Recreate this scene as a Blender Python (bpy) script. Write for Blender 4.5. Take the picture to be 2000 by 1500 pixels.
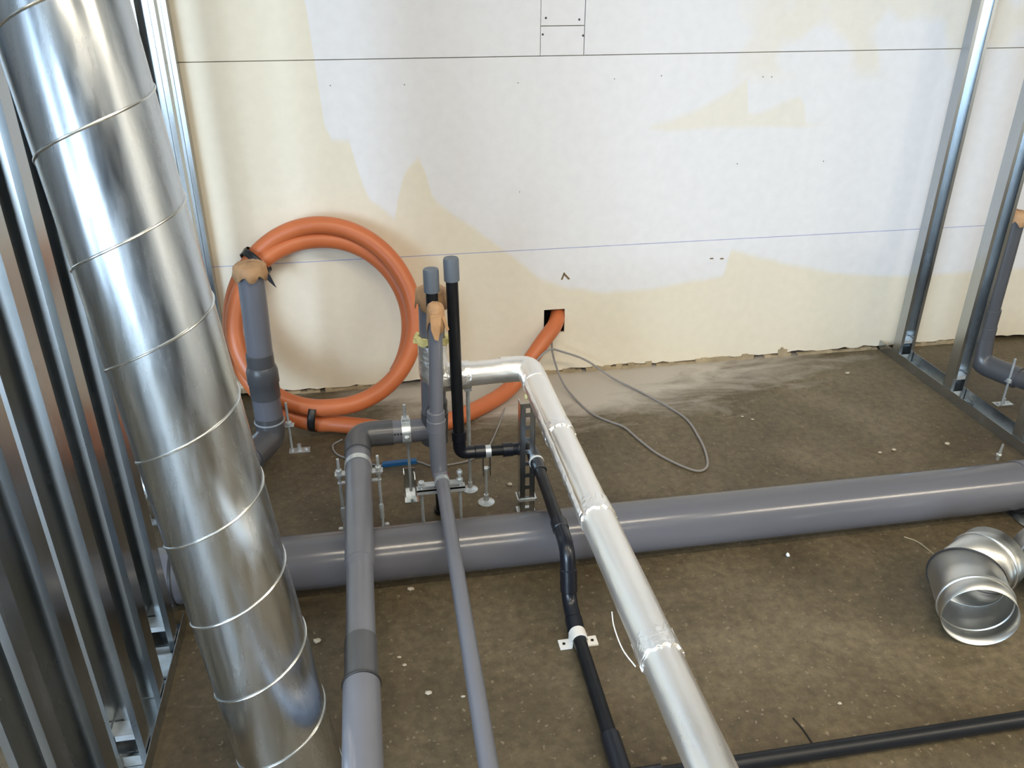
import bpy, bmesh, math, random
from mathutils import Vector, Matrix, Quaternion
random.seed(7)
for o in list(bpy.data.objects): bpy.data.objects.remove(o)
S = bpy.context.scene
COL = S.collection
V = Vector
PI = math.pi

# ------------------------------------------------------------------ camera
PITCH, YAW = math.radians(27.0), math.radians(9.8)
cd = bpy.data.cameras.new('camera'); cam = bpy.data.objects.new('camera', cd); COL.objects.link(cam)
cd.sensor_width = 36.0; cd.lens = 1618 / 2000 * 36; cd.clip_start = 0.05
cam.location = (0, -2.964, 1.5)
cam.rotation_euler = (PI / 2 - PITCH, 0, -YAW)
S.camera = cam
# ------------------------------------------------------------------ world, lights, exposure
w = bpy.data.worlds.new('world'); S.world = w; w.use_nodes = True
w.node_tree.nodes['Background'].inputs[0].default_value = (0.75, 0.86, 1.0, 1)
w.node_tree.nodes['Background'].inputs[1].default_value = 1.0
def area(name, loc, target, sx, sy, power, col):
    l = bpy.data.lights.new(name, 'AREA'); l.shape = 'RECTANGLE'; l.size = sx; l.size_y = sy
    l.energy = power; l.color = col
    o = bpy.data.objects.new(name, l); COL.objects.link(o); o.location = loc
    o.rotation_euler = (V(target) - V(loc)).to_track_quat('-Z', 'Y').to_euler()
    return o
WARM = (1.0, 0.87, 0.67)
area('daylight_side_window', (-4.40, -4.9, 1.40), (0.4, -2.4, 0.9), 5.4, 2.7, 410, (0.56, 0.76, 1.0))
area('rear_fill_light', (-3.0, -7.6, 1.5), (1.6, 0, 0.9), 2.4, 2.4, 260, (0.66, 0.83, 1.0))  # unseen cool fill, added to brighten the right part of the back wall
area('ceiling_tube_light', (0.6, -2.75, 2.93), (0.6, -2.75, 0), 2.4, 0.12, 46, WARM)
area('ceiling_tube_light', (0.6, -5.2, 2.93), (0.6, -5.2, 0), 2.4, 0.12, 62, WARM)
area('ceiling_tube_light', (3.6, -3.6, 2.93), (3.6, -3.6, 0), 2.4, 0.12, 66, WARM)
area('daylight_far_window', (5.40, -4.0, 1.8), (0.6, -1.2, 0.9), 2.4, 2.2, 14, (1.0, 0.93, 0.82))
S.view_settings.view_transform = 'Standard'; S.view_settings.look = 'None'
S.view_settings.gamma = 1.0; S.view_settings.use_curve_mapping = False
S.view_settings.exposure = 0.35

# ------------------------------------------------------------------ materials
def mat(name, col, rough=0.5, metal=0.0, noise=0.0, nscale=20, bump=0.0, bscale=60, stretch=(1, 1, 1), rvar=0.0, spec=0.5, coat=0.0):
    m = bpy.data.materials.new(name); m.use_nodes = True
    N = m.node_tree; b = N.nodes['Principled BSDF']
    b.inputs['Base Color'].default_value = (*col, 1); b.inputs['Roughness'].default_value = rough
    b.inputs['Metallic'].default_value = metal; b.inputs['Specular IOR Level'].default_value = spec
    b.inputs['Coat Weight'].default_value = coat
    tc = N.nodes.new('ShaderNodeTexCoord'); mp = N.nodes.new('ShaderNodeMapping')
    mp.inputs['Scale'].default_value = stretch
    N.links.new(tc.outputs['Object'], mp.inputs['Vector'])
    if noise or rvar:
        t = N.nodes.new('ShaderNodeTexNoise'); t.inputs['Scale'].default_value = nscale; t.inputs['Detail'].default_value = 5
        N.links.new(mp.outputs[0], t.inputs['Vector'])
        if noise:
            r = N.nodes.new('ShaderNodeValToRGB')
            r.color_ramp.elements[0].position = 0.3; r.color_ramp.elements[1].position = 0.7
            r.color_ramp.elements[0].color = (*[c * (1 - noise) for c in col], 1)
            r.color_ramp.elements[1].color = (*[min(1, c * (1 + noise)) for c in col], 1)
            N.links.new(t.outputs['Fac'], r.inputs[0]); N.links.new(r.outputs[0], b.inputs['Base Color'])
        if rvar:
            mr = N.nodes.new('ShaderNodeMapRange')
            mr.inputs['From Min'].default_value = 0.3; mr.inputs['From Max'].default_value = 0.7
            mr.inputs['To Min'].default_value = max(0.03, rough - rvar); mr.inputs['To Max'].default_value = rough + rvar
            N.links.new(t.outputs['Fac'], mr.inputs['Value']); N.links.new(mr.outputs[0], b.inputs['Roughness'])
    if bump:
        t2 = N.nodes.new('ShaderNodeTexNoise'); t2.inputs['Scale'].default_value = bscale; t2.inputs['Detail'].default_value = 4
        N.links.new(mp.outputs[0], t2.inputs['Vector'])
        bp = N.nodes.new('ShaderNodeBump'); bp.inputs['Strength'].default_value = bump; bp.inputs['Distance'].default_value = 0.01
        N.links.new(t2.outputs['Fac'], bp.inputs['Height']); N.links.new(bp.outputs[0], b.inputs['Normal'])
    return m
M = {}
M['zinc'] = mat('galvanised_sheet', (0.44, 0.47, 0.49), 0.23, 0.97, 0.07, 14, 0.0, 60, (1, 1, 0.25), 0.07)
M['duct'] = mat('spiral_duct_sheet', (0.60, 0.63, 0.65), 0.25, 1.0, 0.13, 16, 0.05, 5, (3, 3, 0.22), 0.07)
M['fitting'] = mat('duct_fitting_sheet', (0.62, 0.62, 0.59), 0.38, 1.0, 0.04, 8, 0, 60, (1, 1, 1), 0.05)
M['seam'] = mat('duct_seam', (0.80, 0.80, 0.76), 0.25, 1.0)
M['bolt'] = mat('zinc_plated_steel', (0.5950, 0.6460, 0.6800), 0.33, 0.6, 0.12, 60)
M['pvc'] = mat('grey_pvc', (0.150, 0.158, 0.188), 0.28, 0.0, 0.05, 8, spec=0.5)
M['pvcbig'] = mat('grey_pvc_large', (0.118, 0.119, 0.135), 0.20, 0.0, 0.06, 5, stretch=(0.4, 3, 3), spec=0.5)
M['pvcdark'] = mat('grey_pvc_fitting_and_shaded_pipe', (0.0775, 0.0806, 0.0899), 0.30, 0.0, 0.05, 8)  # fitting grey; on the right bent pipe it also stands in for shade
M['ringdark'] = mat('dark_seal', (0.03, 0.03, 0.032), 0.4)
M['ringlight'] = mat('pale_grey_ring', (0.30, 0.33, 0.37), 0.4)
M['cap'] = mat('grey_cap', (0.1178, 0.1426, 0.1798), 0.45)
M['black'] = mat('black_water_pipe', (0.007, 0.008, 0.010), 0.40, 0.0, 0.2, 30, spec=0.35)
M['blackfit'] = mat('dark_blue_black_fitting', (0.009, 0.011, 0.017), 0.28)
M['orange'] = mat('orange_hose', (0.55, 0.150, 0.050), 0.42, 0.0, 0.06, 7, 0.02, 90)
M['tape'] = mat('tan_cloth_tape', (0.4650, 0.2700, 0.1350), 0.6, 0.0, 0.12, 40, 0.3, 60)
M['blacktape'] = mat('black_vinyl_tape', (0.008, 0.008, 0.009), 0.35)
M['foil'] = mat('aluminium_glass_cloth', (0.95, 0.92, 0.87), 0.34, 0.9, 0.05, 12, 0.32, 15, (1, 0.30, 1), 0.09)
M['foiltape'] = mat('aluminium_foil_tape', (0.95, 0.93, 0.90), 0.30, 0.9, 0.04, 30, 0.55, 45)
M['foam'] = mat('yellow_glass_wool', (0.88, 0.78, 0.34), 0.9, 0.0, 0.15, 60, 0.6, 90)
M['white'] = mat('white_plastic', (0.84, 0.83, 0.80), 0.35)
M['cable'] = mat('grey_cable', (0.27, 0.262, 0.26), 0.5)
M['blue'] = mat('blue_tape', (0.0186, 0.1364, 0.3410), 0.45)
M['chip'] = mat('plaster_chip', (0.4650, 0.4200, 0.3450), 0.9, 0.0, 0.1, 50)
M['scrap'] = mat('torn_board_paper', (0.3900, 0.3150, 0.2025), 0.9, 0.0, 0.25, 14)
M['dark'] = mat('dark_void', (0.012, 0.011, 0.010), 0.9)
M['roomlight'] = mat('room_wall_pale', (0.66, 0.62, 0.55), 0.85, 0.0, 0.05, 1.5)
M['rear'] = mat('room_wall_dark', (0.07, 0.08, 0.095), 0.85, 0.0, 0.1, 1.5)
M['room'] = mat('room_wall_far', (0.30, 0.31, 0.32), 0.85, 0.0, 0.1, 1.5)
M['ceil'] = mat('room_ceiling', (0.80, 0.78, 0.73), 0.9, 0.0, 0.05, 2)
M['screw'] = mat('dark_screw', (0.0620, 0.0620, 0.0620), 0.4, 0.6)
M['gouge'] = mat('brown_gouge', (0.1860, 0.1240, 0.0558), 0.9)
M['chalk'] = mat('blue_chalk', (0.40, 0.41, 0.60), 0.9, 0.0, 0.15, 60, stretch=(0.3, 1, 1))
M['red'] = mat('red_mark', (0.2170, 0.0372, 0.0558), 0.5)
M['straw'] = mat('pale_straw', (0.2604, 0.2170, 0.1364), 0.8)

_n = M['duct'].node_tree; _b = _n.nodes['Principled BSDF']
_t = _n.nodes.new('ShaderNodeTangent'); _t.direction_type = 'RADIAL'; _t.axis = 'Z'
_b.inputs['Anisotropic'].default_value = 0.65; _n.links.new(_t.outputs[0], _b.inputs['Tangent'])
def floor_material():
    m = bpy.data.materials.new('bare_concrete'); m.use_nodes = True
    N = m.node_tree; L = N.links; b = N.nodes['Principled BSDF']
    tc = N.nodes.new('ShaderNodeTexCoord')
    def noise(sc, det=6, rough=0.6, dist=0.0, mscale=None):
        t = N.nodes.new('ShaderNodeTexNoise'); t.inputs['Scale'].default_value = sc; t.inputs['Detail'].default_value = det
        t.inputs['Roughness'].default_value = rough; t.inputs['Distortion'].default_value = dist
        if mscale:
            mp = N.nodes.new('ShaderNodeMapping'); mp.inputs['Scale'].default_value = mscale; mp.inputs['Rotation'].default_value = (0, 0, 0.5 if mscale[2] == 2 else 0)
            L.new(tc.outputs['Object'], mp.inputs[0]); L.new(mp.outputs[0], t.inputs['Vector'])
        else: L.new(tc.outputs['Object'], t.inputs['Vector'])
        return t.outputs['Fac']
    def ramp(src, stops):
        r = N.nodes.new('ShaderNodeValToRGB'); e = r.color_ramp.elements
        e[0].position = stops[0][0]; e[0].color = (*stops[0][1], 1); e[1].position = stops[-1][0]; e[1].color = (*stops[-1][1], 1)
        for p, c in stops[1:-1]:
            q = e.new(p); q.color = (*c, 1)
        L.new(src, r.inputs[0]); return r.outputs[0]
    def mix(f, a, c, t='MIX'):
        x = N.nodes.new('ShaderNodeMix'); x.data_type = 'RGBA'; x.blend_type = t
        if isinstance(f, float): x.inputs[0].default_value = f
        else: L.new(f, x.inputs[0])
        for i, s in ((6, a), (7, c)):
            if isinstance(s, tuple): x.inputs[i].default_value = (*s, 1)
            else: L.new(s, x.inputs[i])
        return x.outputs[2]
    base = ramp(noise(1.6, 8, 0.62, 0.4), [(0.30, (0.058, 0.044, 0.025)), (0.5, (0.110, 0.086, 0.050)), (0.72, (0.178, 0.145, 0.093))])
    fine = ramp(noise(38, 6, 0.7), [(0.30, (0.45, 0.43, 0.40)), (0.64, (1.18, 1.16, 1.12))])
    c = mix(0.75, base, fine, 'MULTIPLY')
    specks = ramp(noise(70, 2, 0.5), [(0.655, (0, 0, 0)), (0.70, (1, 1, 1))])
    sc = N.nodes.new('ShaderNodeRGBToBW'); L.new(specks, sc.inputs[0])
    sm = N.nodes.new('ShaderNodeMath'); sm.operation = 'MULTIPLY'; sm.inputs[1].default_value = 0.55; L.new(sc.outputs[0], sm.inputs[0])
    c = mix(sm.outputs[0], c, (0.27, 0.225, 0.155))
    # long pale scuffs in two directions
    for ms in ((2.5, 30, 1), (30, 4, 2)):
        s = ramp(noise(2.2, 5, 0.6, 1.5, ms), [(0.66, (0, 0, 0)), (0.74, (1, 1, 1))])
        q = N.nodes.new('ShaderNodeRGBToBW'); L.new(s, q.inputs[0])
        q2 = N.nodes.new('ShaderNodeMath'); q2.operation = 'MULTIPLY'; q2.inputs[1].default_value = 0.28; L.new(q.outputs[0], q2.inputs[0])
        c = mix(q2.outputs[0], c, (0.26, 0.22, 0.155))
    # white plaster dust on the strip by the wall foot
    sep = N.nodes.new('ShaderNodeSeparateXYZ'); L.new(tc.outputs['Object'], sep.inputs[0])
    mr = N.nodes.new('ShaderNodeMapRange'); mr.inputs['From Min'].default_value = -0.62; mr.inputs['From Max'].default_value = -0.06
    L.new(sep.outputs['Y'], mr.inputs['Value'])
    fx = N.nodes.new('ShaderNodeFloatCurve')
    mx = N.nodes.new('ShaderNodeMapRange'); mx.inputs['From Min'].default_value = -1.0; mx.inputs['From Max'].default_value = 3.0
    L.new(sep.outputs['X'], mx.inputs['Value']); L.new(mx.outputs[0], fx.inputs['Value'])
    cu = fx.mapping.curves[0]
    cu.points[0].location = (0, 0.1); cu.points[-1].location = (1, 0.1)
    for p in ((0.15, 0.25), (0.28, 0.7), (0.36, 1.0), (0.45, 1.0), (0.55, 0.75), (0.68, 0.45), (0.80, 0.2)): cu.points.new(*p)
    fx.mapping.update()
    nz = noise(3.2, 7, 0.65, 0.8, (1, 2.6, 1))
    def mm(op, a, d):
        x = N.nodes.new('ShaderNodeMath'); x.operation = op
        for i, s in ((0, a), (1, d)):
            if isinstance(s, (int, float)): x.inputs[i].default_value = s
            else: L.new(s, x.inputs[i])
        return x.outputs[0]
    dust = mm('MULTIPLY', mr.outputs[0], fx.outputs[0])
    dm = N.nodes.new('ShaderNodeMapRange'); dm.inputs['From Min'].default_value = 0.78; dm.inputs['From Max'].default_value = 1.15; dm.inputs['To Max'].default_value = 0.95
    L.new(mm('ADD', dust, mm('MULTIPLY', nz, 0.9)), dm.inputs['Value'])
    c = mix(dm.outputs[0], c, (0.50, 0.46, 0.41))
    L.new(c, b.inputs['Base Color'])
    rr = N.nodes.new('ShaderNodeMapRange'); rr.inputs['To Min'].default_value = 0.38; rr.inputs['To Max'].default_value = 0.7
    L.new(noise(6, 4), rr.inputs['Value']); L.new(rr.outputs[0], b.inputs['Roughness'])
    bp = N.nodes.new('ShaderNodeBump'); bp.inputs['Strength'].default_value = 0.25; bp.inputs['Distance'].default_value = 0.004
    L.new(noise(45, 6), bp.inputs['Height']); L.new(bp.outputs[0], b.inputs['Normal'])
    return m
M['floor'] = floor_material()

def board_material():
    """white skim coat over bare cream board; the edge of the skim is a shape of its own."""
    m = bpy.data.materials.new('skimmed_plasterboard'); m.use_nodes = True
    N = m.node_tree; L = N.links; b = N.nodes['Principled BSDF']
    g = N.nodes.new('ShaderNodeNewGeometry')
    sep = N.nodes.new('ShaderNodeSeparateXYZ'); L.new(g.outputs['Position'], sep.inputs[0])
    nz = N.nodes.new('ShaderNodeTexNoise'); nz.inputs['Scale'].default_value = 9; nz.inputs['Detail'].default_value = 3
    L.new(g.outputs['Position'], nz.inputs['Vector'])
    def mm(op, a, d):
        x = N.nodes.new('ShaderNodeMath'); x.operation = op
        for i, s in ((0, a), (1, d)):
            if isinstance(s, (int, float)): x.inputs[i].default_value = s
            else: L.new(s, x.inputs[i])
        return x.outputs[0]
    mx = N.nodes.new('ShaderNodeMapRange'); mx.inputs['From Min'].default_value = -1.5; mx.inputs['From Max'].default_value = 3.5
    L.new(sep.outputs['X'], mx.inputs['Value'])
    z = mm('ADD', sep.outputs['Z'], mm('MULTIPLY', mm('SUBTRACT', nz.outputs['Fac'], 0.5), 0.03))
    def curve(pts):
        f = N.nodes.new('ShaderNodeFloatCurve'); c = f.mapping.curves[0]
        pts = [((x + 1.5) / 5.0, zz / 1.5) for x, zz in pts]
        c.points[0].location = pts[0]; c.points[-1].location = pts[-1]
        for p in pts[1:-1]: c.points.new(*p)
        for p in c.points: p.handle_type = 'VECTOR'
        f.mapping.update(); L.new(mx.outputs[0], f.inputs['Value'])
        return mm('MULTIPLY', f.outputs[0], 1.5)
    def below(c, soft=0.012):
        r = N.nodes.new('ShaderNodeMapRange'); r.inputs['From Min'].default_value = -soft; r.inputs['From Max'].default_value = soft
        L.new(mm('SUBTRACT', c, z), r.inputs['Value']); return r.outputs[0]
    low = below(curve([(-1.5, 1.5), (-0.16, 1.5), (-0.13, 0.955), (-0.045, 0.951), (-0.035, 0.857), (-0.005, 0.747), (0.09, 0.668), (0.107, 0.797),
                 (0.146, 0.859), (0.193, 0.901), (0.205, 0.775), (0.249, 0.717), (0.378, 0.616), (0.483, 0.532), (0.612, 0.423), (0.714, 0.374),
                 (0.88, 0.338), (1.069, 0.341), (1.238, 0.363), (1.375, 0.38), (1.387, 0.482), (1.508, 0.45), (1.691, 0.401), (1.902, 0.355), (2.186, 0.327), (3.5, 0.34)]))
    up = below(curve([(-1.5, 0.01), (1.0, 0.9), (1.02, 0.968), (1.152, 1.005), (1.264, 1.056), (1.376, 1.123), (1.392, 1.0), (1.42, 1.0), (1.596, 1.064), (1.627, 0.965), (1.8, 0.93), (3.5, 0.01)]))
    cut = N.nodes.new('ShaderNodeMapRange'); cut.inputs['From Min'].default_value = 0.945; cut.inputs['From Max'].default_value = 0.965
    L.new(z, cut.inputs['Value'])
    tri = mm('MULTIPLY', mm('MULTIPLY', up, cut.outputs[0]), 0.6)
    nz2 = N.nodes.new('ShaderNodeTexNoise'); nz2.inputs['Scale'].default_value = 2.6; nz2.inputs['Detail'].default_value = 2
    L.new(g.outputs['Position'], nz2.inputs['Vector'])
    bl = N.nodes.new('ShaderNodeMapRange'); bl.inputs['From Min'].default_value = 0.50; bl.inputs['From Max'].default_value = 0.56; bl.inputs['To Max'].default_value = 0.6
    L.new(nz2.outputs['Fac'], bl.inputs['Value'])
    hr = N.nodes.new('ShaderNodeMapRange'); hr.inputs['From Min'].default_value = 1.15; hr.inputs['From Max'].default_value = 1.5; L.new(sep.outputs['X'], hr.inputs['Value'])
    hz = N.nodes.new('ShaderNodeMapRange'); hz.inputs['From Min'].default_value = 1.10; hz.inputs['From Max'].default_value = 1.16; L.new(sep.outputs['Z'], hz.inputs['Value'])
    blot = mm('MULTIPLY', mm('MULTIPLY', bl.outputs[0], hr.outputs[0]), hz.outputs[0])
    fac = mm('MINIMUM', mm('ADD', mm('ADD', low, tri), blot), 1.0)
    x = N.nodes.new('ShaderNodeMix'); x.data_type = 'RGBA'
    L.new(fac, x.inputs[0]); x.inputs[6].default_value = (0.80, 0.79, 0.795, 1); x.inputs[7].default_value = (0.80, 0.735, 0.600, 1)
    n3 = N.nodes.new('ShaderNodeTexNoise'); n3.inputs['Scale'].default_value = 26; n3.inputs['Detail'].default_value = 5; L.new(g.outputs['Position'], n3.inputs['Vector'])
    r3 = N.nodes.new('ShaderNodeMapRange'); r3.inputs['From Min'].default_value = 0.25; r3.inputs['From Max'].default_value = 0.75; r3.inputs['To Min'].default_value = 0.96; r3.inputs['To Max'].default_value = 1.02
    L.new(n3.outputs['Fac'], r3.inputs['Value'])
    y = N.nodes.new('ShaderNodeMix'); y.data_type = 'RGBA'; y.blend_type = 'MULTIPLY'; y.inputs[0].default_value = 1
    L.new(x.outputs[2], y.inputs[6]); L.new(r3.outputs[0], y.inputs[7])
    L.new(y.outputs[2], b.inputs['Base Color'])
    b.inputs['Roughness'].default_value = 0.75
    bp = N.nodes.new('ShaderNodeBump'); bp.inputs['Strength'].default_value = 0.1; bp.inputs['Distance'].default_value = 0.003
    L.new(n3.outputs['Fac'], bp.inputs['Height']); L.new(bp.outputs[0], b.inputs['Normal'])
    return m
M['board'] = board_material()

# ------------------------------------------------------------------ mesh builder
class MB:
    def __init__(s): s.v = []; s.f = []
    def add(s, vs, fs):
        k = len(s.v); s.v += [V(p) for p in vs]; s.f += [tuple(i + k for i in f) for f in fs]; return s
    def box(s, a, b, rot=None, piv=None):
        (x0, y0, z0), (x1, y1, z1) = a, b
        vs = [V((x, y, z)) for x in (x0, x1) for y in (y0, y1) for z in (z0, z1)]
        if rot: vs = [rot @ (p - V(piv)) + V(piv) for p in vs]
        return s.add(vs, [(0, 1, 3, 2), (4, 6, 7, 5), (0, 4, 5, 1), (2, 3, 7, 6), (0, 2, 6, 4), (1, 5, 7, 3)])
    def cbox(s, c, d, **k):
        return s.box([c[i] - d[i] / 2 for i in range(3)], [c[i] + d[i] / 2 for i in range(3)], **k)
    def tube(s, pts, r, n=24, caps=True, closed=False, jit=0.0):
        pts = [V(p) for p in pts]; m = len(pts)
        rs = [r[0] + (r[1] - r[0]) * i / (m - 1) for i in range(m)] if isinstance(r, (list, tuple)) else [r] * m
        T = []
        for i in range(m):
            if closed: t = pts[(i + 1) % m] - pts[i - 1]
            else: t = pts[min(i + 1, m - 1)] - pts[max(i - 1, 0)]
            if t.length < 1e-9: t = pts[min(i + 1, m - 1)] - pts[max(i - 2, 0)]
            T.append(t.normalized())
        u = T[0].orthogonal().normalized(); vs = []
        for i in range(m):
            if i: u = T[i - 1].rotation_difference(T[i]) @ u
            u = (u - T[i] * u.dot(T[i])).normalized(); q = T[i].cross(u)
            for j in range(n):
                a = 2 * PI * j / n; rr = rs[i] * (1 + random.uniform(-jit, jit))
                vs.append(pts[i] + (u * math.cos(a) + q * math.sin(a)) * rr)
        fs = []
        for i in range(m if closed else m - 1):
            k = (i + 1) % m
            for j in range(n):
                l = (j + 1) % n; fs.append((i * n + j, i * n + l, k * n + l, k * n + j))
        if caps and not closed:
            fs.append(tuple(range(n - 1, -1, -1))); fs.append(tuple((m - 1) * n + j for j in range(n)))
        return s.add(vs, fs)
    def prof(s, p0, p1, pr, n=32, caps=True, jit=0.0):
        """turned profile [(distance along p0->p1, radius)]; distances may repeat for steps"""
        p0 = V(p0); d = (V(p1) - p0).normalized()
        u = d.orthogonal().normalized(); q = d.cross(u); vs = []; m = len(pr)
        for t, r in pr:
            for j in range(n):
                a = 2 * PI * j / n; rr = r * (1 + random.uniform(-jit, jit)) if jit else r
                vs.append(p0 + d * t + (u * math.cos(a) + q * math.sin(a)) * rr)
        fs = [(i * n + j, i * n + (j + 1) % n, (i + 1) * n + (j + 1) % n, (i + 1) * n + j) for i in range(m - 1) for j in range(n)]
        if caps: fs += [tuple(range(n - 1, -1, -1)), tuple((m - 1) * n + j for j in range(n))]
        return s.add(vs, fs)
    def band(s, c, ax, r0, r1, wd, a0=0, a1=2 * PI, n=24, up=(0, 0, 1)):
        """flat strap bent around axis ax"""
        ax = V(ax).normalized(); u = V(up) - ax * V(up).dot(ax); u.normalize(); q = ax.cross(u); c = V(c); vs = []; fs = []
        for i in range(n + 1):
            a = a0 + (a1 - a0) * i / n; d = u * math.cos(a) + q * math.sin(a)
            for rr, h in ((r0, -1), (r1, -1), (r1, 1), (r0, 1)): vs.append(c + d * rr + ax * (h * wd / 2))
        for i in range(n):
            for j in range(4): fs.append((i * 4 + j, i * 4 + (j + 1) % 4, i * 4 + 4 + (j + 1) % 4, i * 4 + 4 + j))
        fs += [(3, 2, 1, 0), tuple(n * 4 + j for j in range(4))]
        return s.add(vs, fs)
    def rock(s, c, r, sq=(1, 1, 1), n=5):
        bm = bmesh.new(); bmesh.ops.create_icosphere(bm, subdivisions=1, radius=1)
        vs = [V((v.co.x * sq[0], v.co.y * sq[1], v.co.z * sq[2])) * r * random.uniform(0.7, 1.15) + V(c) for v in bm.verts]
        fs = [tuple(v.index for v in f.verts) for f in bm.faces]; bm.free(); return s.add(vs, fs)
    def build(s, name, material, parent=None, smooth=True, angle=35):
        org = V((0, 0, 0)); o = parent
        while o is not None: org = org + o.location; o = o.parent
        me = bpy.data.meshes.new(name); me.from_pydata([tuple(p - org) for p in s.v], [], s.f); me.validate(); me.update()
        me.materials.append(M[material] if isinstance(material, str) else material)
        if smooth:
            me.polygons.foreach_set('use_smooth', [True] * len(me.polygons)); me.set_sharp_from_angle(angle=math.radians(angle))
        bm = bmesh.new(); bm.from_mesh(me); bmesh.ops.recalc_face_normals(bm, faces=bm.faces[:]); bm.to_mesh(me); bm.free()
        ob = bpy.data.objects.new(name, me); COL.objects.link(ob)
        if parent is not None: ob.parent = parent
        return ob
def thing(name, label, cat, loc, group=None):
    o = bpy.data.objects.new(name, None); COL.objects.link(o); o.location = loc; o.empty_display_size = 0.05
    return tag(o, label, cat, group)
def tag(o, label, cat, group=None):
    o['label'] = label; o['category'] = cat
    if group: o['group'] = group
    return o
def struct(o): o['kind'] = 'structure'; return o
def fillet(pts, rad, n=8):
    pts = [V(p) for p in pts]; out = [pts[0]]
    for i in range(1, len(pts) - 1):
        r = rad[i - 1] if isinstance(rad, (list, tuple)) else rad
        a, b, c = pts[i - 1], pts[i], pts[i + 1]; d0 = (a - b); d1 = (c - b); l = min(r, d0.length * 0.49, d1.length * 0.49)
        p0 = b + d0.normalized() * l; p1 = b + d1.normalized() * l
        for k in range(n + 1):
            t = k / n; out.append(p0 * (1 - t) ** 2 + b * 2 * t * (1 - t) + p1 * t * t)
    out.append(pts[-1]); return out
def fit(pts, rad, r, col=.030, e=.0022, n=26):
    """moulded elbow: swept body with a stepped socket at both ends"""
    m = MB().tube(fillet(pts, rad, 10), r, n=n); pts = [V(p) for p in pts]
    for a, b in ((pts[0], pts[1]), (pts[-1], pts[-2])):
        d = (b - a).normalized(); m.prof(a - d * .002, b, [(0, r - .002), (0, r + e), (col, r + e), (col + .003, r - .001)], n=n)
    return m
def spline(pts, n=8):
    pts = [V(p) for p in pts]; q = [pts[0] * 2 - pts[1]] + pts + [pts[-1] * 2 - pts[-2]]; out = []
    for i in range(1, len(q) - 2):
        for k in range(n):
            t = k / n; a, b, c, d = q[i - 1:i + 3]
            out.append(0.5 * ((2 * b) + (c - a) * t + (2 * a - 5 * b + 4 * c - d) * t * t + (3 * b - a - 3 * c + d) * t ** 3))
    out.append(pts[-1]); return out

# ================================================================== SETTING
fl = struct(MB().box((-4.5, -8, -0.1), (5.5, 0.3, 0)).build('floor', 'floor', smooth=False))
struct(MB().box((-4.5, -8, 3.0), (5.5, 0.3, 3.1)).build('ceiling', 'ceil', smooth=False))
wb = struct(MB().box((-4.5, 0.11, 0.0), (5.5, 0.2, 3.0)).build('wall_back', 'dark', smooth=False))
T = 0.0125
# lower board, cut out around the square hole
hx0, hx1, hz0, hz1 = 0.640, 0.724, 0.182, 0.282
zb, zt = 0.014, 1.2125
def ragged(x0, x1, y0, y1, z0, z1, step=0.03, amp=0.008):
    """board whose lower edge is chewed and uneven"""
    m = MB(); n = max(2, int((x1 - x0) / step)); vs = []
    for i in range(n + 1):
        x = x0 + (x1 - x0) * i / n; zz = z0 + random.uniform(-0.3, 1) * amp
        vs += [(x, y0, zz), (x, y1, zz), (x, y1, z1), (x, y0, z1)]
    fs = []
    for i in range(n):
        k = i * 4
        for j in range(4): fs.append((k + j, k + (j + 1) % 4, k + 4 + (j + 1) % 4, k + 4 + j))
    fs += [(3, 2, 1, 0), tuple(n * 4 + j for j in range(4))]
    return m.add(vs, fs)
lb = ragged(-2.6, hx0, 0, T, zb, zt); r2 = ragged(hx1, 3.3, 0, T, zb, zt)
lb.add(r2.v, r2.f); lb.box((hx0, 0, zb), (hx1, T, hz0)); lb.box((hx0, 0, hz1), (hx1, T, zt))
board_low = lb.build('board', 'board', wb, smooth=False)
for x0, x1, z0, z1 in ((-2.6, 0.6085, 1.2155, 3.0), (0.6105, 0.7605, 1.2155, 1.3065), (0.6105, 0.7605, 1.3095, 3.0), (0.7635, 3.3, 1.2155, 3.0)):
    MB().box((x0, 0, z0), (x1, T, z1)).build('board', 'board', wb, smooth=False)
MB().box((-2.6, T, 0.6), (3.3, T + 0.02, 2.9)).build('board_backing', 'scrap', wb, smooth=False)
MB().box((-2.6, -0.0004, 0.5285), (3.3, 0.0005, 0.5315)).build('chalk_line', 'chalk', wb, smooth=False)['label'] = 'faint blue snapped chalk line'
for x, z, r in ((0.627, 1.333, .0036), (0.742, 1.327, .0036), (0.617, 1.282, .0036), (0.757, 1.277, .0036), (0.144, 1.132, .0016), (-0.101, 1.134, .0016), (0.533, 1.129, .0016),
                (0.876, 1.135, .0016), (1.047, 1.142, .002), (0.54, 0.752, .0016), (1.43, 1.131, .0018), (1.464, 1.13, .0018), (1.722, 0.82, .0018), (1.372, 0.823, .0018)):
    MB().prof((x, 0.001, z), (x, -0.002, z), [(0, r), (0.0025, r), (0.003, r * .6)], n=10).build('screw', 'screw', board_low)
g = MB(); g.cbox((0.712, -0.0006, 0.418), (0.006, 0.0016, 0.03), rot=Matrix.Rotation(0.35, 3, 'Y'), piv=(0.712, 0, 0.418))
g.cbox((0.727, -0.0006, 0.415), (0.007, 0.0016, 0.030), rot=Matrix.Rotation(-0.75, 3, 'Y'), piv=(0.727, 0, 0.415))
g.build('gouge', 'gouge', board_low, smooth=False)['label'] = 'small brown arrow-shaped gouge in the board'
for x, z in ((1.356, .452), (1.313, .455)): MB().cbox((x, -.0005, z), (.014, .0014, .005)).build('gouge', 'gouge', board_low, smooth=False)
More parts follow.
